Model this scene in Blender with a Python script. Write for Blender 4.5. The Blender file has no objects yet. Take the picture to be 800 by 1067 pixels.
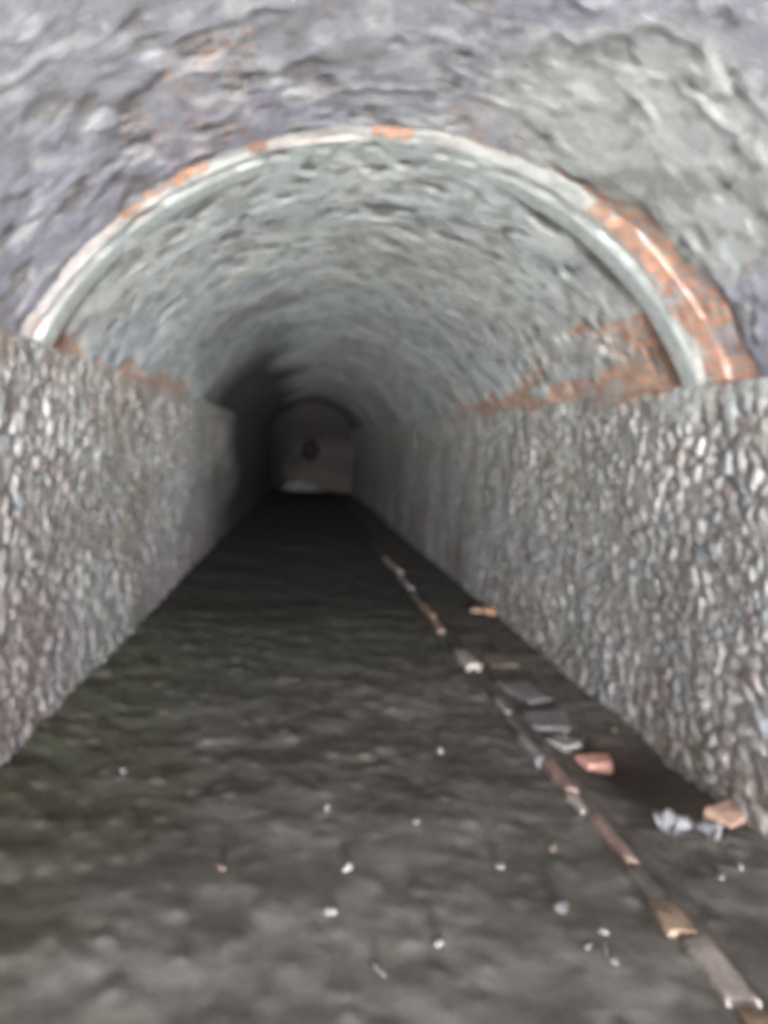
import bpy, bmesh, math, random
import numpy as np
from mathutils import Vector, Matrix

random.seed(7)
C = bpy.context.scene.collection

# ------------------------------------------------------------------ helpers
def ihash(ix, iy, seed=0):
    h = (ix.astype(np.int64) * 374761393 + iy.astype(np.int64) * 668265263 + seed * 1442695041) & 0xFFFFFFFF
    h = ((h ^ (h >> 13)) * 1274126177) & 0xFFFFFFFF
    h = ((h ^ (h >> 16)) * 2246822519) & 0xFFFFFFFF
    return ((h ^ (h >> 15)) & 0xFFFFFF) / float(0xFFFFFF)

def vnoise(x, y, seed=0):
    ix, iy = np.floor(x), np.floor(y)
    fx, fy = x - ix, y - iy
    fx = fx * fx * fx * (fx * (fx * 6 - 15) + 10); fy = fy * fy * fy * (fy * (fy * 6 - 15) + 10)
    a = ihash(ix, iy, seed); b = ihash(ix + 1, iy, seed)
    c = ihash(ix, iy + 1, seed); d = ihash(ix + 1, iy + 1, seed)
    return (a * (1 - fx) + b * fx) * (1 - fy) + (c * (1 - fx) + d * fx) * fy

def fbm(x, y, seed=0, octv=4):
    s = 0; amp = 1; tot = 0
    for i in range(octv):
        s = s + amp * vnoise(x * 2 ** i + 17.3 * i, y * 2 ** i - 9.1 * i, seed + i)
        tot += amp; amp *= .5
    return s / tot

def worley(x, y, seed=0, jit=.9):
    """returns F1, F2 and a random id of the nearest cell"""
    ix, iy = np.floor(x), np.floor(y)
    f1 = np.full(x.shape, 9.); f2 = np.full(x.shape, 9.); cid = np.zeros(x.shape); cid2 = np.zeros(x.shape)
    for dx in (-1, 0, 1):
        for dy in (-1, 0, 1):
            cx, cy = ix + dx, iy + dy
            px = cx + .5 + jit * (ihash(cx, cy, seed) - .5)
            py = cy + .5 + jit * (ihash(cx, cy, seed + 1) - .5)
            d = np.hypot(px - x, py - y)
            near = d < f1
            f2 = np.where(near, f1, np.minimum(f2, d))
            cid = np.where(near, ihash(cx, cy, seed + 2), cid)
            cid2 = np.where(near, ihash(cx, cy, seed + 3), cid2)
            f1 = np.where(near, d, f1)
    return f1, f2, cid, cid2

def sstep(a, b, x):
    t = np.clip((x - a) / (b - a), 0, 1)
    return t * t * (3 - 2 * t)

def mixc(c, d, t):
    return c * (1 - t[..., None]) + np.array(d) * t[..., None]

def spaced(*segs):
    out = []
    for a, b, st in segs:
        n = max(1, int(round((b - a) / st)))
        out += [a + (b - a) * k / n for k in range(n)]
    return np.array(out + [segs[-1][1]])

def grid_mesh(name, P, mat, UV=None, col=None, attrs=None, flip=False, parent=None):
    n, m = P.shape[:2]
    idx = np.arange(n * m).reshape(n, m)
    q = np.stack([idx[:-1, :-1], idx[1:, :-1], idx[1:, 1:], idx[:-1, 1:]], -1).reshape(-1, 4)
    if flip: q = q[:, ::-1]
    me = bpy.data.meshes.new(name)
    me.from_pydata(P.reshape(-1, 3).tolist(), [], q.tolist())
    me.polygons.foreach_set('use_smooth', [True] * len(me.polygons))
    if UV is not None:
        uv = me.uv_layers.new(name='UVMap')
        vi = np.zeros(len(me.loops), dtype=np.int32); me.loops.foreach_get('vertex_index', vi)
        uv.data.foreach_set('uv', UV.reshape(-1, 2)[vi].astype(np.float32).ravel())
    if col is not None:
        a = me.color_attributes.new('Tone', 'FLOAT_COLOR', 'POINT')
        rgba = np.concatenate([np.clip(col, 0, 1).reshape(-1, 3), np.ones((n * m, 1))], 1)
        a.data.foreach_set('color', rgba.astype(np.float32).ravel())
    for k, v in (attrs or {}).items():
        a = me.attributes.new(k, 'FLOAT', 'POINT')
        a.data.foreach_set('value', v.astype(np.float32).ravel())
    me.update()
    o = bpy.data.objects.new(name, me); C.objects.link(o)
    me.materials.append(mat)
    if parent: o.parent = parent
    return o

def structure(o):
    o['kind'] = 'structure'
    return o

def tag(o, label, cat, group=None, kind=None):
    o['label'] = label; o['category'] = cat
    if group: o['group'] = group
    if kind: o['kind'] = kind
    return o

# ------------------------------------------------------------------ materials
def new_mat(name, rough=.9):
    m = bpy.data.materials.new(name); m.use_nodes = True
    nt = m.node_tree; b = nt.nodes['Principled BSDF']
    b.inputs['Roughness'].default_value = rough
    b.inputs['Specular IOR Level'].default_value = .25
    return m, nt, b

def node(nt, t, **kw):
    n = nt.nodes.new(t)
    for k, v in kw.items():
        if k in n.inputs: n.inputs[k].default_value = v
        else: setattr(n, k, v)
    return n

def mix_rgb(nt, fac, a, b, blend='MIX'):
    n = nt.nodes.new('ShaderNodeMix'); n.data_type = 'RGBA'; n.blend_type = blend
    for sock, v in ((n.inputs[0], fac), (n.inputs[6], a), (n.inputs[7], b)):
        if isinstance(v, bpy.types.NodeSocket): nt.links.new(v, sock)
        elif isinstance(v, (int, float)): sock.default_value = v
        else: sock.default_value = (*v, 1)
    return n.outputs[2]

def rampf(nt, src, p0, p1, v0=0., v1=1.):
    n = nt.nodes.new('ShaderNodeMapRange')
    nt.links.new(src, n.inputs[0])
    n.inputs[1].default_value = p0; n.inputs[2].default_value = p1
    n.inputs[3].default_value = v0; n.inputs[4].default_value = v1
    return n.outputs[0]

def tone_material(name, scale, bump, dist, var=(.7, 1.25), rough=.92):
    """base colour from the mesh's Tone attribute (material colour of each stone or soil patch), broken up by noise"""
    m, nt, b = new_mat(name, rough)
    tc = node(nt, 'ShaderNodeTexCoord')
    a = node(nt, 'ShaderNodeAttribute', attribute_name='Tone')
    n1 = node(nt, 'ShaderNodeTexNoise', Scale=scale, Detail=6., Roughness=.65)
    nt.links.new(tc.outputs['Object'], n1.inputs['Vector'])
    g = rampf(nt, n1.outputs['Fac'], .3, .7, var[0], var[1])
    mx = mix_rgb(nt, 1., a.outputs['Color'], g, 'MULTIPLY')
    nt.links.new(mx, b.inputs['Base Color'])
    bp = node(nt, 'ShaderNodeBump', Strength=bump, Distance=dist)
    nt.links.new(n1.outputs['Fac'], bp.inputs['Height'])
    nt.links.new(bp.outputs['Normal'], b.inputs['Normal'])
    return m

M_rubble = tone_material('rubble_masonry', 22., .35, .012)
M_soil = tone_material('packed_soil', 9., .4, .015, var=(.72, 1.28))

def vault_material(name, c1, c2, c3=(.50, .47, .43, 1)):
    m, nt, b = new_mat(name, .92)
    tc = node(nt, 'ShaderNodeTexCoord')
    tone = node(nt, 'ShaderNodeAttribute', attribute_name='Tone')
    mask = node(nt, 'ShaderNodeAttribute', attribute_name='bare')
    uv = node(nt, 'ShaderNodeUVMap', uv_map='UVMap')
    wob = node(nt, 'ShaderNodeTexNoise', Scale=6., Detail=3.)
    nt.links.new(tc.outputs['Object'], wob.inputs['Vector'])
    off = node(nt, 'ShaderNodeVectorMath', operation='MULTIPLY_ADD')
    nt.links.new(wob.outputs['Color'], off.inputs[0]); off.inputs[1].default_value = (.03, .02, 0)
    nt.links.new(uv.outputs['UV'], off.inputs[2])
    br = node(nt, 'ShaderNodeTexBrick')
    nt.links.new(off.outputs[0], br.inputs['Vector'])
    br.inputs['Scale'].default_value = 1.
    br.inputs['Brick Width'].default_value = .25
    br.inputs['Row Height'].default_value = .072
    br.inputs['Mortar Size'].default_value = .009
    br.inputs['Mortar Smooth'].default_value = .3
    br.inputs['Color1'].default_value = c1
    br.inputs['Color2'].default_value = c2
    br.inputs['Mortar'].default_value = c3
    fine = node(nt, 'ShaderNodeTexNoise', Scale=16., Detail=7., Roughness=.68)
    nt.links.new(tc.outputs['Object'], fine.inputs['Vector'])
    g = rampf(nt, fine.outputs['Fac'], .3, .7, .80, 1.18)
    plaster = mix_rgb(nt, 1., tone.outputs['Color'], g, 'MULTIPLY')
    brick = mix_rgb(nt, 1., br.outputs['Color'], rampf(nt, fine.outputs['Fac'], .3, .7, .7, 1.3), 'MULTIPLY')
    grey = mix_rgb(nt, rampf(nt, wob.outputs['Fac'], .52, .62, 0., .75), brick, plaster)
    add = node(nt, 'ShaderNodeMath', operation='MULTIPLY_ADD')
    nt.links.new(fine.outputs['Fac'], add.inputs[0]); add.inputs[1].default_value = .5
    nt.links.new(mask.outputs['Fac'], add.inputs[2])
    f = rampf(nt, add.outputs[0], .68, .82)
    nt.links.new(mix_rgb(nt, f, plaster, grey), b.inputs['Base Color'])
    # relief: bricks with raked joints where bare, trowelled lumps elsewhere
    inv = node(nt, 'ShaderNodeMath', operation='MULTIPLY_ADD')
    nt.links.new(br.outputs['Fac'], inv.inputs[0]); inv.inputs[1].default_value = -.9; inv.inputs[2].default_value = .6
    hm = mix_rgb(nt, f, fine.outputs['Fac'], inv.outputs[0])
    bp = node(nt, 'ShaderNodeBump', Strength=.35, Distance=.012)
    nt.links.new(hm, bp.inputs['Height'])
    nt.links.new(bp.outputs['Normal'], b.inputs['Normal'])
    return m

M_vault = vault_material('lime_plaster_over_brick', (.80, .47, .33, 1), (.50, .30, .22, 1))
M_ring = vault_material('darkened_brick_ring', (.42, .225, .15, 1), (.26, .15, .11, 1), (.24, .19, .165, 1))  # same brick, darkened in colour to offset the mouth light it faces

_mats = {}
def chip_mat(name, c, rough=.85, scale=30.):
    if name in _mats: return _mats[name]
    m, nt, b = new_mat(name, rough)
    tc = node(nt, 'ShaderNodeTexCoord')
    n1 = node(nt, 'ShaderNodeTexNoise', Scale=scale, Detail=5., Roughness=.7)
    nt.links.new(tc.outputs['Object'], n1.inputs['Vector'])
    g = rampf(nt, n1.outputs['Fac'], .3, .7, .7, 1.25)
    nt.links.new(mix_rgb(nt, 1., c, g, 'MULTIPLY'), b.inputs['Base Color'])
    bp = node(nt, 'ShaderNodeBump', Strength=.4, Distance=.01)
    nt.links.new(n1.outputs['Fac'], bp.inputs['Height'])
    nt.links.new(bp.outputs['Normal'], b.inputs['Normal'])
    _mats[name] = m
    return m

# ------------------------------------------------------------------ camera
EYE = Vector((0, 0, 1.5)); F = 800.; W, H = 800, 1067
VP = (316., 455.); ROLL = math.radians(2.5)
axis = Vector((VP[0] - W / 2, H / 2 - VP[1], -F)).normalized()          # the tunnel's axis as the camera sees it
upc = Vector((math.sin(ROLL), math.cos(ROLL), 0)); upc = (upc - axis * upc.dot(axis)).normalized()
rightc = axis.cross(upc)
Rc = Matrix((rightc, axis, upc))                                       # camera vector -> world vector
cd = bpy.data.cameras.new('camera'); cam = bpy.data.objects.new('camera', cd); C.objects.link(cam)
cd.sensor_fit = 'VERTICAL'; cd.sensor_height = 36; cd.lens = 36 * F / H
cam.matrix_world = Matrix.Translation(EYE) @ Rc.to_4x4()
cd.clip_start = .05
cd.dof.use_dof = True; cd.dof.focus_distance = .6; cd.dof.aperture_fstop = 4.2   # the phone missed its focus
bpy.context.scene.camera = cam

FALL = .021
def floor_base(x, y):
    """height of the beaten floor: it falls away along the tunnel, with a shallow gutter along the right wall"""
    z = -FALL * y
    z = z - .055 * sstep(1.34, 1.46, x)
    z = z - .07 * np.exp(-(((x - 1.80) / .24) ** 2 + ((y - 3.75) / .42) ** 2))
    z = z + .05 * sstep(-.85, -1.35, x)
    z = z + .03 * (fbm(x * 1.3, y * 1.3, 40, 3) - .5) + .03 * (fbm(x * 5, y * 5, 41, 3) - .5)
    return z

def fz(x, y):
    return float(floor_base(np.array([float(x)]), np.array([float(y)]))[0])

def ground(px, py):
    """the spot on the floor that the photograph shows at this pixel"""
    d = Rc @ Vector((px - W / 2, H / 2 - py, -F))
    t = 1.5 / -d.z
    for _ in range(12):
        p = EYE + d * t
        t = (1.5 - fz(p.x, p.y)) / -d.z
    p = EYE + d * t
    return p.x, p.y

# ------------------------------------------------------------------ the tunnel
XL, XR, ZS = -1.27, 2.05, 1.875
XC, HW = (XL + XR) / 2, (XR - XL) / 2
YR, YM, YE = 3.75, -17., 32.                                           # arch ring, mouth behind the viewer, end wall

def rubble(u, v, seed):
    """relief and colour of coursed-less rubble masonry"""
    wu = u + .05 * (fbm(u * 3, v * 3, seed + 50, 2) - .5); wv = v + .05 * (fbm(u * 3, v * 3, seed + 60, 2) - .5)
    f1, f2, c1, c2 = worley(wu / .135, wv / .085, seed)
    g1, g2, d1, d2 = worley(wu / .06, wv / .045, seed + 9)
    e = sstep(.03, .30, f2 - f1)
    es = sstep(.03, .30, g2 - g1)
    small = sstep(.52, .60, fbm(u * 2.2, v * 2.2, seed + 70, 2))       # patches of small pinning stones
    e = e * (1 - small) + es * small; r1 = c1 * (1 - small) + d1 * small; r2 = c2 * (1 - small) + d2 * small
    h = .014 * e + .013 * (r1 - .5) * e + .035 * (fbm(u * .9, v * 1.1, seed + 80, 3) - .5) + .008 * (fbm(u * 14, v * 14, seed + 81, 3) - .5)
    val = .50 + .24 * r1
    col = np.stack([val, val * .965, val * .925], -1)
    col = mixc(col, (.52, .43, .40), sstep(.80, .86, r2) * .75)        # pinkish stones
    col = mixc(col, (.42, .47, .50), sstep(.16, .10, r2) * .7)         # bluish stones
    col = mixc(col, (.70, .69, .64), sstep(.50, .56, r2) * sstep(.62, .56, r2) * .7)   # chalky stones
    mort = np.array((.40, .385, .36)) * (.7 + .7 * fbm(u * 6, v * 6, seed + 90, 2))[..., None]
    col = col * e[..., None] + mort * (1 - e)[..., None]
    st = sstep(.60, .72, fbm(u * .8, v * 1.3, seed + 95, 4))
    col = mixc(col, (.42, .34, .28), st * .4)                        # rusty brown washes
    gr = sstep(.58, .72, fbm(u * 1.1 + 30, v * 1.5, seed + 96, 4))
    col = mixc(col, (.31, .33, .24), gr * .3)                         # algae
    return h, col

def left_dark(y, side, v):
    """near-black tone on the left side from about nine metres in; side: 0 left .. 1 right, v: height"""
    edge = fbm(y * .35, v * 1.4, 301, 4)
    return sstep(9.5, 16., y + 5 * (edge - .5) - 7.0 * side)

yv = spaced((YM, 1., .4), (1., 9., .02), (9., 15., .04), (15., YE + .2, .06))
zv = spaced((-1.2, -.3, .15), (-.3, ZS, .02))
Y, Z = np.meshgrid(yv, zv, indexing='ij')
for side, x0, sgn, seed in (('left', XL, 1, 100), ('right', XR, -1, 200)):
    h, col = rubble(Y, Z, seed)
    base = sstep(.45, -.05, Z + FALL * Y + .35 * (fbm(Y * 2, Z * 2, seed + 97, 3) - .5))
    if side == 'left':
        col = mixc(col, (.50, .42, .43), sstep(.9, .2, Z) * sstep(.42, .58, fbm(Y * 1.5, Z * 2, 131, 3)) * .55)
        col = mixc(col, (.018, .018, .017), left_dark(Y, np.zeros_like(Y), Z) * .9)
    col = mixc(col, (.24, .215, .19), base * .2)
    lip = sstep(ZS - .16, ZS - .02, Z + .30 * (fbm(Y * 1.7, Z * 2.5, seed + 98, 4) - .5))
    lipc = mixc(np.zeros(Y.shape + (3,)) + np.array((.56, .57, .55)), (.50, .33, .25), sstep(.45, .6, fbm(Y * 3, Z * 5, seed + 99, 3)) * sstep(13, 8, Y) * (.9 if side == 'right' else .55))
    dark = sstep(6.5, 10.5, Y) if side == 'left' else 0 * Y
    col = col * (1 - lip * (1 - dark))[..., None] + lipc * (lip * (1 - dark))[..., None]
    h = h * (1 - .6 * lip) + .02 * lip
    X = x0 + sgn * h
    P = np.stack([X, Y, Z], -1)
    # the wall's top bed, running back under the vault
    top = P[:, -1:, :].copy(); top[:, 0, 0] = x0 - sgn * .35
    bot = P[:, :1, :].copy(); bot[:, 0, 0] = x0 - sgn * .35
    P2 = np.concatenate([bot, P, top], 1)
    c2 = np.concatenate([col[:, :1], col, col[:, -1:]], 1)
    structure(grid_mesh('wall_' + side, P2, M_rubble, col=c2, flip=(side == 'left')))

def arc(hw, rise, n_or_list):
    R = (hw * hw + rise * rise) / (2 * rise)
    phi = math.asin(hw / R)
    return R, ZS + rise - R, phi

def plaster_tone(y, s, seed, kind):
    a = fbm(y * .9, s * .9, seed, 4); b2 = fbm(y * 2.6, s * 2.6, seed + 7, 4); c = fbm(y * .5, s * .8, seed + 13, 3)
    if kind == 'far':
        col = np.zeros(y.shape + (3,)) + np.array((.60, .655, .65))
        col = mixc(col, (.49, .535, .585), sstep(.5, .66, a) * .8)
        col = mixc(col, (.70, .73, .70), sstep(.50, .66, b2) * .7)
        col = mixc(col, (.50, .44, .39), sstep(.56, .70, c) * .45)
    else:
        col = np.zeros(y.shape + (3,)) + np.array((.42, .415, .50))
        col = mixc(col, (.36, .355, .43), sstep(.48, .64, a) * .8)
        col = mixc(col, (.56, .55, .64), sstep(.52, .66, b2) * .4)
        col = mixc(col, (.47, .485, .50), sstep(.50, .62, c) * .45)
    pit = sstep(.66, .74, fbm(y * 6.5, s * 8, seed + 21, 3))
    col = mixc(col, (.29, .27, .25), pit * .6)
    if kind == 'near':                                                 # a large pale green-grey patch of newer plaster low on the right
        pt = sstep(1.15, .75, np.hypot((y - 3.1) / .75, (s - 3.05) / .75) + .5 * (fbm(y * 2, s * 2, seed + 24, 3) - .5))
        col = mixc(col, (.62, .65, .625), pt * .85)
    b3 = fbm(y * 7, s * 11, seed + 23, 3)
    col = mixc(col, (.74, .74, .73), sstep(.58, .70, b3) * .55)
    col = mixc(col, (.26, .24, .22), sstep(.43, .33, b3) * .5)
    return col, pit

# far vault: the lower barrel beyond the ring
RISE_F, RISE_N = 1.04, 1.072
def vault(name, hw, rise, ys, kind, seed):
    R, zc, phi = arc(hw, rise, None)
    n = int(2 * R * phi / .02)
    th = np.linspace(phi + .02, -phi - .02, n) if False else np.linspace(-phi - .02, phi + .02, n)
    Yg, T = np.meshgrid(ys, th, indexing='ij')
    S = R * (T + phi)                                                  # arc length from the left springing
    L = 2 * R * phi
    SR = L - S                                                         # arc length from the right springing
    col, pit = plaster_tone(Yg, S, seed, kind)
    nz = fbm(Yg * 2.1, S * 2.1, seed + 31, 4); nz2 = fbm(Yg * 6, S * 6, seed + 32, 3)
    if kind == 'far':
        low = sstep(.30, .05, SR + .30 * (nz - .5) + .012 * (Yg - 6)) * sstep(17, 9, Yg)
        up = sstep(.95, .45, SR + .9 * (nz2 - .5) + .10 * (Yg - 4)) * sstep(9., 4.6, Yg) * .62
        lft = sstep(.20, .04, S + .3 * (nz - .5)) * sstep(12, 7, Yg) * .62
        course = fbm(Yg * 1.4, S * 8, seed + 57, 3)
        low = low * sstep(.36, .52, course + .12 * sstep(.22, .05, SR)); up = up * sstep(.38, .50, course) * 1.4
        bare = np.maximum(np.maximum(low, up), lft)
        bare = np.maximum(bare, .40 * sstep(.58, .66, fbm(Yg * .9, S * 1.1, seed + 55, 3)) * sstep(9, 5, Yg))
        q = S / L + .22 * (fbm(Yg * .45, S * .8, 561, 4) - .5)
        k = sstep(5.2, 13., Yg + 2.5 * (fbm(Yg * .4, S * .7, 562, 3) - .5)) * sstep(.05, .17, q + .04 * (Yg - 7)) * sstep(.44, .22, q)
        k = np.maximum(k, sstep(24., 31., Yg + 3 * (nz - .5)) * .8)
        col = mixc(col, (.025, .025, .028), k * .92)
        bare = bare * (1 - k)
    else:
        low = sstep(1.5, .9, SR + .7 * (nz2 - .5)) * sstep(3.25, 3.55, Yg + .35 * (nz - .5))
        bare = np.maximum(low, .44 * sstep(.60, .68, fbm(Yg * 1.4, S * 1.6, seed + 55, 3)))
    shell = sstep(.25, .6, bare)
    d = .034 * (fbm(Yg * .6, S * .8, seed + 41, 2) - .5) + .006 * (fbm(Yg * 3.4, S * 3.4, seed + 42, 3) - .5) - .006 * pit - .010 * shell
    if kind == 'near': d = d * .6
    ridge = np.abs(fbm(Yg * 2.3, S * 4.5, seed + 43, 3) - .5)
    d = d + .003 * sstep(.06, .0, ridge)
    r = R - d
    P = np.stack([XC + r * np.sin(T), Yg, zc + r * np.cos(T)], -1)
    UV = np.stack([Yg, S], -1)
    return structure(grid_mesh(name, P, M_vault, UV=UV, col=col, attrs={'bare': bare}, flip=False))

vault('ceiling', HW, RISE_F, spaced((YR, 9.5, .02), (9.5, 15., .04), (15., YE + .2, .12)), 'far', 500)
vault('ceiling_entrance', HW + .035, RISE_N, spaced((YM, 1.2, .3), (1.2, YR + .02, .02)), 'near', 600)

# the plastered brick ring where the lower barrel begins
def ring():
    Rf, zf, pf = arc(HW, RISE_F, None); Rn, zn, pn = arc(HW + .035, RISE_N, None)
    th = np.linspace(-1.04, 1.04, 230)
    prof = []                                                          # section of the ring: (fraction outwards, y)
    for t in np.linspace(0, 1, 4): prof.append((0., YR + .28 - .18 * t))
    for t in np.linspace(.06, 1, 10): prof.append((t, YR + .10 - .20 * t))
    Pp = np.zeros((len(th), len(prof), 3)); UV = np.zeros((len(th), len(prof), 2)); B = np.zeros((len(th), len(prof)))
    for j, (fr, yy) in enumerate(prof):
        a = th * pf / 1.04
        s = Rf * a
        rin = Rf - .005
        pin = np.stack([XC + rin * np.sin(a), zf + rin * np.cos(a)], -1)
        b = th * pn / 1.04
        rout = Rn + .006
        pout = np.stack([XC + rout * np.sin(b), zn + rout * np.cos(b)], -1)
        p = pin * (1 - fr) + pout * fr
        rag = .035 * (fbm(s * 5, s * 0 + fr * 2, 710, 3) - .5) + .02 * (fbm(s * 14, s * 0 + fr * 4, 711, 2) - .5)
        nrm = np.stack([np.sin(a), np.cos(a)], -1)
        p = p + nrm * (rag * .5 * (1 - fr) + .03 * (fbm(s * 1.3, s * 0, 715, 3) - .5) * fr)[:, None]
        Pp[:, j, 0] = p[:, 0]; Pp[:, j, 2] = p[:, 1]
        Pp[:, j, 1] = yy + rag
        UV[:, j, 0] = fr * .24; UV[:, j, 1] = s
        right = sstep(.42, .62, th + .25 * (fbm(s * 3, s * 0, 712, 3) - .5))
        top = sstep(.56, .66, fbm(s * 2.6, s * 0 + 3, 713, 3)) * .8
        B[:, j] = np.maximum(right * sstep(.15, .45, fr + .4 * (fbm(s * 6, s * 0, 714, 2) - .5)), top * sstep(.2, .5, fr)) * .95
    s = UV[..., 1]; q = UV[..., 0]
    col = np.zeros(s.shape + (3,)) + np.array((.36, .36, .345))
    col = mixc(col, (.40, .35, .325), sstep(.4, .6, fbm(s * 2.2, q * 2, 720, 3)) * .9)
    col = mixc(col, (.30, .32, .31), sstep(.52, .66, fbm(s * 3.5 + 9, q * 2, 721, 3)) * .8)
    col = mixc(col, (.50, .46, .46), sstep(-1.35, -1.75, s) * .8)
    col = mixc(col, (.24, .24, .235), sstep(.50, .64, fbm(s * 1.6 + 4, q * 3, 722, 4)) * .8)
    col = mixc(col, (.56, .60, .585), sstep(.01, .0, q))
    structure(grid_mesh('trim_1', Pp, M_ring, UV=UV, col=col, attrs={'bare': B}, flip=True))
ring()

# floor
xs = spaced((XL - .3, XL - .02, .1), (XL - .02, XR + .02, .022), (XR + .02, XR + .3, .1))
ys = spaced((YM, .9, .4), (.9, 8., .025), (8., 14., .05), (14., YE + .3, .15))
Yf, Xf = np.meshgrid(ys, xs, indexing='ij')
Zf = floor_base(Xf, Yf)
pebb1, pebb2, pc, pc2 = worley(Xf / .11, Yf / .11, 820)
lump = sstep(.42, .1, pebb1) * (pc > .62) * (.003 + .006 * pc2)
Zf = Zf + lump * sstep(12, 6, Yf)
col = np.zeros(Xf.shape + (3,)) + np.array((.118, .11, .092))
big = fbm(Xf * .9, Yf * .9, 830, 4); med = fbm(Xf * 2.6, Yf * 2.2, 831, 4)
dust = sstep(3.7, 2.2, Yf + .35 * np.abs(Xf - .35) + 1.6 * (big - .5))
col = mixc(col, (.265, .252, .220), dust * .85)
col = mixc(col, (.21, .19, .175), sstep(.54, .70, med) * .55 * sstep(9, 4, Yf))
far_dark = sstep(4.2, 8., Yf + 2.5 * (med - .5))  # soil colour turns darker farther along the tunnel
col = mixc(col, (.030, .027, .024), far_dark * .85)
moss = sstep(-.35, -1.0, Xf + .9 * (fbm(Xf * 2, Yf * 2, 832, 4) - .5)) * sstep(7.5, 4., Yf)
col = mixc(col, (.088, .092, .046), moss * .45)
chip = (pc > .8) * sstep(.42, .2, pebb1)
col = mixc(col, (.26, .24, .21), chip * .55 * sstep(9, 4, Yf))
gut = sstep(1.33, 1.45, Xf)
col = mixc(col, (.175, .15, .13), gut * .55 * (1 - far_dark * .5))
pit = np.exp(-(((Xf - 1.80) / .26) ** 2 + ((Yf - 3.8) / .5) ** 2))
col = mixc(col, (.075, .056, .046), np.clip(pit * 1.3, 0, 1) * .85)
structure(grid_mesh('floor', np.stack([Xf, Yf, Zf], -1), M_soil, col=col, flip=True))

# end wall with its small niche
xe = spaced((XL - .3, XR + .3, .05)); ze = spaced((-1.2, 3.3, .05))
Xe, Ze = np.meshgrid(xe, ze, indexing='ij')
h, col = rubble(Xe, Ze, 900)
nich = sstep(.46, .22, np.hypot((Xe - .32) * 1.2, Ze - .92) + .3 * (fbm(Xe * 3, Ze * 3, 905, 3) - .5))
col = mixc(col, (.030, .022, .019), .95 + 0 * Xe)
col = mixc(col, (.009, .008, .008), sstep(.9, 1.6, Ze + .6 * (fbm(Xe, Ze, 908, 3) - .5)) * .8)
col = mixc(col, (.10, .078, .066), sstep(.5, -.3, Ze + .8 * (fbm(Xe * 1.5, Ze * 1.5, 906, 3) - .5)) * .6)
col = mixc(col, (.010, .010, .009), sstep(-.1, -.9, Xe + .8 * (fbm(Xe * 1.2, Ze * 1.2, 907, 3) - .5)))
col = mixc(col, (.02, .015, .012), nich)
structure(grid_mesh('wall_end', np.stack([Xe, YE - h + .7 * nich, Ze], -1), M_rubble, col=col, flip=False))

# ------------------------------------------------------------------ loose pieces
def rough_block(name, l, w, h, mat, seed, bev=.008, rough=.006, taper=0., chipped=.0, cuts=5):
    """a worn block: base at z=0, long side along y, corners broken off"""
    rnd = random.Random(seed)
    bm = bmesh.new()
    bmesh.ops.create_cube(bm, size=1)
    for v in bm.verts:
        v.co.x *= w; v.co.y *= l; v.co.z = (v.co.z + .5) * h
        if v.co.z > h / 2:
            v.co.x *= 1 - taper; v.co.y *= 1 - taper
        if chipped:
            v.co += Vector((rnd.uniform(-1, 1) * w, rnd.uniform(-1, 1) * l, (rnd.uniform(-1, .3) * h if v.co.z > h / 2 else 0))) * chipped
    bmesh.ops.bevel(bm, geom=bm.edges[:] + bm.verts[:], offset=bev, segments=2, affect='EDGES', profile=.6)
    bmesh.ops.subdivide_edges(bm, edges=[e for e in bm.edges if e.calc_length() > .03], cuts=cuts, use_grid_fill=True)
    from mathutils import noise
    for v in bm.verts:
        p = v.co * 14 + Vector((seed * 3.1, seed * 1.7, 0))
        k = noise.noise(p) + .5 * noise.noise(p * 2.7)
        v.co += (v.normal if v.normal.length else Vector((0, 0, 1))) * k * rough
    me = bpy.data.meshes.new(name); bm.to_mesh(me); bm.free()
    for p in me.polygons: p.use_smooth = True
    me.materials.append(mat)
    o = bpy.data.objects.new(name, me); C.objects.link(o)
    return o

def chip_stone(name, size, mat, seed, flat=.6):
    """an angular stone: a squashed hull of random points"""
    rnd = random.Random(seed)
    bm = bmesh.new()
    for _ in range(16):
        v = Vector((rnd.gauss(0, 1), rnd.gauss(0, 1), rnd.gauss(0, 1))).normalized() * rnd.uniform(.8, 1)
        bm.verts.new((v.x * size[0] / 2, v.y * size[1] / 2, v.z * size[2] / 2))
    r = bmesh.ops.convex_hull(bm, input=bm.verts[:])
    bmesh.ops.delete(bm, geom=[g for g in r['geom_interior'] if isinstance(g, bmesh.types.BMVert)], context='VERTS')
    bmesh.ops.bevel(bm, geom=bm.edges[:], offset=min(size) * .06, segments=2, affect='EDGES')
    lo = min(v.co.z for v in bm.verts)
    for v in bm.verts: v.co.z -= lo
    me = bpy.data.meshes.new(name); bm.to_mesh(me); bm.free()
    for p in me.polygons: p.use_smooth = True
    me.materials.append(mat)
    o = bpy.data.objects.new(name, me); C.objects.link(o)
    return o

def put(o, x, y, rz=0., tilt=(0, 0), sink=.01):
    lo = min(fz(x + a, y + b) for a in (-.04, 0, .04) for b in (-.04, 0, .04))
    o.location = (x, y, fz(x, y) - sink)
    o.rotation_euler = (tilt[0], tilt[1], rz)
    return o

K_PALE = chip_mat('kerb_pale_stone', (.43, .37, .32))
K_TAN = chip_mat('kerb_tan_brick', (.33, .235, .165))
K_PINK = chip_mat('kerb_pink_brick', (.36, .25, .21))
K_GREY = chip_mat('kerb_grey_stone', (.20, .18, .16))
K_DARK = chip_mat('kerb_dark_stone', (.11, .095, .082))
K_LILAC = chip_mat('kerb_lilac_stone', (.31, .275, .275))
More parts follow.
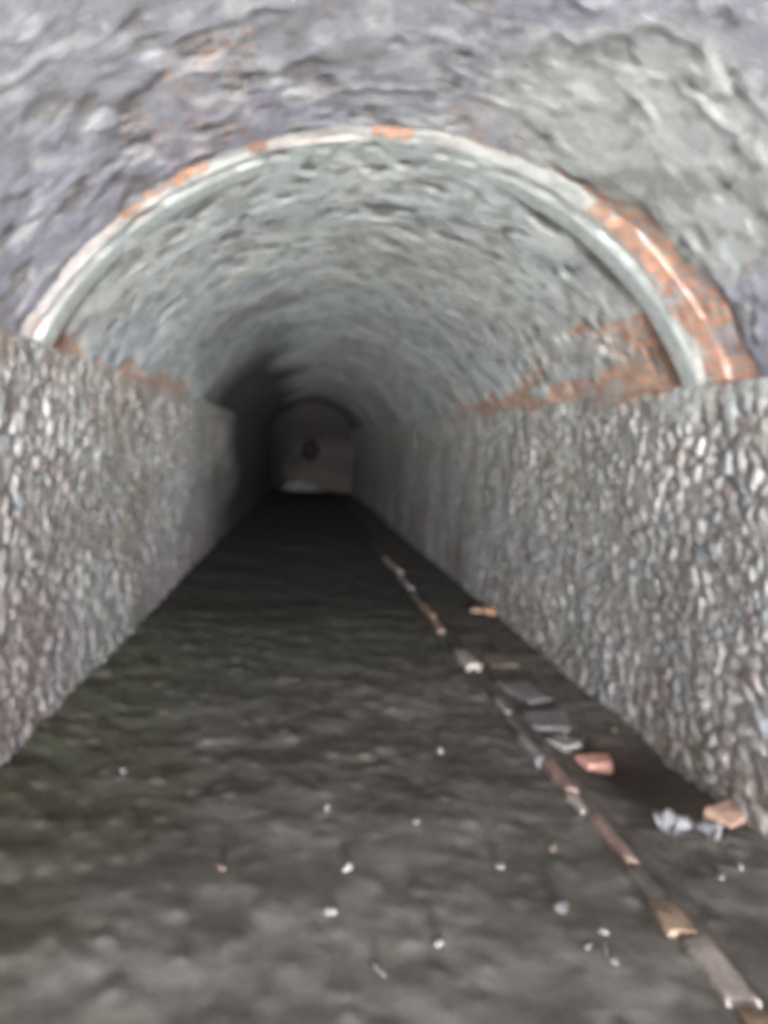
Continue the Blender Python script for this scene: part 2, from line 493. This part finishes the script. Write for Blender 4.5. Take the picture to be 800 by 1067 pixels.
# kerb of the gutter: near end, far end, width, height, material, label
KX = 1.275
kerb = [
 (1.62, 1.86, .10, .05, K_TAN, 'orange-tan kerb brick cut by the bottom right corner, nearest of the kerb'),
 (1.90, 2.20, .105, .045, K_PALE, 'long pale cream kerb stone at the near end of the gutter kerb'),
 (2.21, 2.38, .105, .055, K_TAN, 'short tan brick just behind the long pale cream kerb stone'),
 (2.39, 2.62, .11, .045, K_GREY, 'dull grey kerb stone half sunk beyond the short tan brick'),
 (2.63, 3.04, .075, .055, K_PINK, 'narrow pinkish kerb brick left of the white plastic scrap'),
 (3.05, 3.22, .065, .050, K_PALE, 'narrow pale kerb stone in front of the pink brick fragment'),
 (3.23, 3.60, .085, .060, K_PINK, 'broad salmon kerb brick left of the pink brick fragment'),
 (3.61, 3.98, .07, .055, K_LILAC, 'lilac grey kerb stone beside the flat mortar slab'),
 (4.00, 4.30, .06, .050, K_GREY, 'dull kerb stone next behind the lilac grey one'),
 (4.32, 4.62, .06, .060, K_LILAC, 'slim lilac kerb stone ahead of the bright white one'),
 (4.64, 5.20, .05, .040, K_DARK, 'dark low kerb stone just before the bright white one'),
 (5.28, 5.72, .11, .085, K_PALE, 'bright whitish kerb stone standing proud halfway along the kerb'),
 (5.75, 6.35, .06, .050, K_DARK, 'dark kerb stone directly behind the bright whitish one'),
 (6.40, 6.95, .09, .060, K_PINK, 'pinkish kerb brick level with the orange brick bits'),
 (6.98, 7.60, .10, .080, K_TAN, 'orange-tinted tan kerb brick behind the orange brick bits'),
 (7.65, 8.50, .06, .045, K_GREY, 'grey kerb stone before the last two pale ones'),
 (8.55, 9.60, .09, .070, K_LILAC, 'long lilac kerb stone, first of the two far pale ones'),
 (9.65, 11.2, .10, .080, K_PALE, 'long pale kerb stone, farther of the two far pale ones'),
 (11.3, 13.0, .08, .050, K_DARK, 'dark kerb stone at the far end, last one of the kerb'),
]
rk = random.Random(3)
for i, (y0, y1, w, hh, m, lab) in enumerate(kerb):
    o = rough_block('kerb_stone', y1 - y0, w * (.72 if i not in (1, 2, 11) else .95), hh * .62 + .03, m, 30 + i, bev=.010, rough=.007, taper=.03, chipped=.05)
    yc = (y0 + y1) / 2
    x = KX + rk.uniform(-.018, .018)
    x += .03 * (1 - min(1, max(0, (yc - 2.2) / 1.5)))
    o.location = (x, yc, -FALL * yc - .03)
    o.rotation_euler = (-math.atan(FALL), rk.uniform(-.08, .08), rk.uniform(-.035, .035))
    tag(o, lab, 'kerb stone', 'kerb stones along the gutter')

# brick fragments and rubble
B_PINK = chip_mat('salmon_brick', (.62, .33, .27))
B_TAN = chip_mat('tan_brick', (.42, .27, .20))
B_ORANGE = chip_mat('orange_brick', (.46, .25, .14))
S_GREY = chip_mat('grey_mortar', (.21, .195, .195))
S_PALE = chip_mat('pale_chip', (.26, .245, .225))
S_WHITE = chip_mat('white_chip', (.42, .41, .38))
S_BROWN = chip_mat('brown_chip', (.20, .15, .115))

def frag(px, py, l, w, h, m, rz, lab, name='brick_fragment', cat='brick', chipped=.14, grp='brick fragments in the gutter', tilt=(0, 0), seed=1):
    x, y = ground(px, py)
    o = rough_block(name, l, w, h, m, seed, bev=.012, rough=.009, chipped=chipped)
    put(o, x, y, rz, tilt, .012)
    return tag(o, lab, cat, grp)

frag(620, 799, .13, .19, .06, B_PINK, .15, 'rounded salmon-pink brick fragment lying alone in the gutter', seed=11)
frag(756, 854, .13, .17, .065, B_TAN, .5, 'tan brick fragment touching the white plastic scrap by the right wall', seed=12, tilt=(.1, -.1))
frag(517, 640, .20, .16, .07, B_ORANGE, .7, 'larger orange brick bit at the foot of the right wall', seed=13)
frag(497, 637, .16, .12, .05, B_TAN, -.3, 'smaller tan brick bit left of the orange one', seed=14)
frag(545, 722, .34, .22, .035, S_GREY, .25, 'grey mortar slab behind the other grey one, next to the slim lilac kerb stone', 'mortar_slab', 'rubble', .16, 'mortar lumps beside the kerb', seed=15)
frag(566, 752, .30, .24, .04, S_GREY, -.2, 'grey mortar slab just behind the small pale mortar lump', 'mortar_slab', 'rubble', .16, 'mortar lumps beside the kerb', seed=16)
frag(584, 776, .16, .14, .045, S_PALE, .5, 'small pale mortar lump touching the salmon brick fragment', 'mortar_slab', 'rubble', .16, 'mortar lumps beside the kerb', seed=17)
frag(520, 690, .30, .20, .04, S_BROWN, .1, 'thin brown mortar slab farthest back beside the kerb', 'mortar_slab', 'rubble', .16, 'mortar lumps beside the kerb', seed=18)

chips = [
 (361, 906, .045, .075, .03, S_WHITE, 'whitest stone chip alone in the middle of the near floor'),
 (344, 952, .06, .05, .025, S_PALE, 'pale stone chip just below the whitest chip'),
 (394, 1012, .035, .09, .02, S_PALE, 'slender pale stone sliver near the bottom edge of the floor'),
 (340, 852, .04, .06, .02, S_PALE, 'small stone chip just above the whitest chip'),
 (459, 783, .05, .09, .03, S_PALE, 'long stone chip on the floor left of the lilac kerb stone'),
 (434, 857, .035, .06, .025, S_PALE, 'thin stone chip right of the whitest chip'),
 (456, 984, .06, .045, .025, S_PALE, 'flat stone chip between the slender sliver and the kerb'),
 (586, 948, .10, .07, .04, S_GREY, 'large grey stone left of the dull sunken kerb stone'),
 (612, 998, .04, .05, .02, S_PALE, 'tiny stone chip below the large grey stone'),
 (640, 1002, .05, .05, .02, S_GREY, 'small grey stone chip nearest the long pale kerb stone'),
 (629, 972, .05, .03, .02, S_PALE, 'tiny pale stone chip beside the large grey stone'),
 (128, 806, .05, .09, .025, S_PALE, 'pale stone chip in the moss at the left'),
 (230, 905, .04, .07, .02, S_BROWN, 'brown stone chip on the left part of the floor'),
 (520, 905, .06, .05, .03, S_GREY, 'grey stone chip above the large grey stone'),
 (575, 885, .05, .06, .025, S_BROWN, 'brown stone chip close to the narrow pinkish kerb brick'),
 (770, 905, .04, .07, .025, S_PALE, 'pale stone chip in the gutter below the tan brick fragment'),
 (752, 915, .05, .05, .02, S_GREY, 'grey stone chip in the gutter below the white plastic scrap'),
 (640, 762, .05, .06, .03, S_BROWN, 'brown stone chip behind the salmon brick fragment'),
]
for i, (px, py, a, b, c, m, lab) in enumerate(chips):
    x, y = ground(px, py)
    o = chip_stone('stone_chip', (a, b, c + .01), m, 60 + i)
    put(o, x, y, (i * 1.7) % 1.2 - .6, sink=.006)
    tag(o, lab, 'stone', 'stone chips on the ground')

# torn scrap of white plastic with two trailing strips
def plastic_scrap():
    m, nt, b = new_mat('white_plastic_film', .45)
    tc = node(nt, 'ShaderNodeTexCoord'); n1 = node(nt, 'ShaderNodeTexNoise', Scale=25., Detail=4.)
    nt.links.new(tc.outputs['Object'], n1.inputs['Vector'])
    nt.links.new(mix_rgb(nt, rampf(nt, n1.outputs['Fac'], .4, .7), (.62, .60, .61), (.46, .43, .42)), b.inputs['Base Color'])
    bm = bmesh.new()
    nu, nv = 22, 16
    V = {}
    for i in range(nu + 1):
        for j in range(nv + 1):
            u, v = i / nu, j / nv
            x = -.13 + .26 * u
            y = .06 - .21 * v
            if v > .42:                                                # two strips, torn apart and drifting outwards
                k = (v - .42) / .58
                if u < .5: c = -.055 - .01 * k; x = c + (x + .06) * (1 - .72 * k)
                else: c = .075 + .02 * k; x = c + (x - .06) * (1 - .78 * k); y += .05 * k
            y += .03 * math.sin(u * 5) + .02 * (u - .5)
            z = .012 + .045 * math.exp(-((v - .3) / .28) ** 2) * (.6 + .4 * math.sin(u * 7)) + .010 * math.sin(u * 23 + v * 9)
            V[i, j] = bm.verts.new((x, y, max(z, .006)))
    for i in range(nu):
        for j in range(nv):
            if j > 6 and i == nu // 2: continue
            bm.faces.new((V[i, j], V[i, j + 1], V[i + 1, j + 1], V[i + 1, j]))
    bmesh.ops.solidify(bm, geom=bm.faces[:], thickness=.006)
    bmesh.ops.recalc_face_normals(bm, faces=bm.faces[:])
    me = bpy.data.meshes.new('plastic_scrap'); bm.to_mesh(me); bm.free()
    for p in me.polygons: p.use_smooth = True
    me.materials.append(m)
    o = bpy.data.objects.new('plastic_scrap', me); C.objects.link(o)
    x, y = ground(712, 862)
    put(o, x, y, -.25, sink=0)
    tag(o, 'torn white plastic scrap with two trailing strips in the gutter', 'litter')
plastic_scrap()

# heap of rubble at the far end
th = np.linspace(0, 2 * math.pi, 61); rr = np.linspace(0, 1, 24)
Rg, Tg = np.meshgrid(rr, th, indexing='ij')
hx = 1.05 * Rg * np.cos(Tg); hy = .75 * Rg * np.sin(Tg)
f1, f2, c1, c2 = worley(hx / .2 + 40, hy / .2 + 40, 950)
hz = .45 * (1 - sstep(0, 1, Rg)) + (.10 * sstep(.5, .1, f1) * (.5 + c1) + .05 * fbm(hx * 4 + 9, hy * 4 + 9, 951, 3)) * sstep(1., .8, Rg) - .05
val = .10 + .16 * c2
hc = np.stack([val, val * .88, val * .84], -1)
hp = grid_mesh('rubble_heap', np.stack([hx, hy, hz], -1), M_rubble, col=hc, flip=True)
hp.location = (.02, YE - 1.0, -FALL * (YE - 1) )
tag(hp, 'heap of pale rubble on the floor against the dark end wall', 'rubble heap', kind='stuff')

# ------------------------------------------------------------------ daylight through the tunnel mouth behind the viewer
w = bpy.data.worlds.new('overcast_sky'); bpy.context.scene.world = w; w.use_nodes = True
bg = w.node_tree.nodes['Background']
nt = w.node_tree
wt = nt.nodes.new('ShaderNodeTexCoord'); sp = nt.nodes.new('ShaderNodeSeparateXYZ')
nt.links.new(wt.outputs['Generated'], sp.inputs[0])
# brightness added below the horizon to lift the vault, overcast sky above it
nt.links.new(mix_rgb(nt, rampf(nt, sp.outputs['Z'], -.03, .01), (1.9, 1.9, 1.86), (.62, .65, .70)), bg.inputs['Color'])
bg.inputs['Strength'].default_value = 6.
ld = bpy.data.lights.new('mouth_portal', 'AREA'); ld.shape = 'RECTANGLE'; ld.size = 3.6; ld.size_y = 3.4
ld.cycles.is_portal = True
lo = bpy.data.objects.new('mouth_portal', ld); C.objects.link(lo)
lo.location = (XC, YM - .02, 1.4); lo.rotation_euler = (math.radians(90), 0, 0)   # faces +y, into the tunnel

sc = bpy.context.scene
sc.view_settings.view_transform = 'Standard'; sc.view_settings.look = 'None'
sc.view_settings.gamma = 1; sc.view_settings.use_curve_mapping = False
sc.view_settings.exposure = 6.75
sc.cycles.use_denoising = True
sc.cycles.max_bounces = 10; sc.cycles.diffuse_bounces = 8
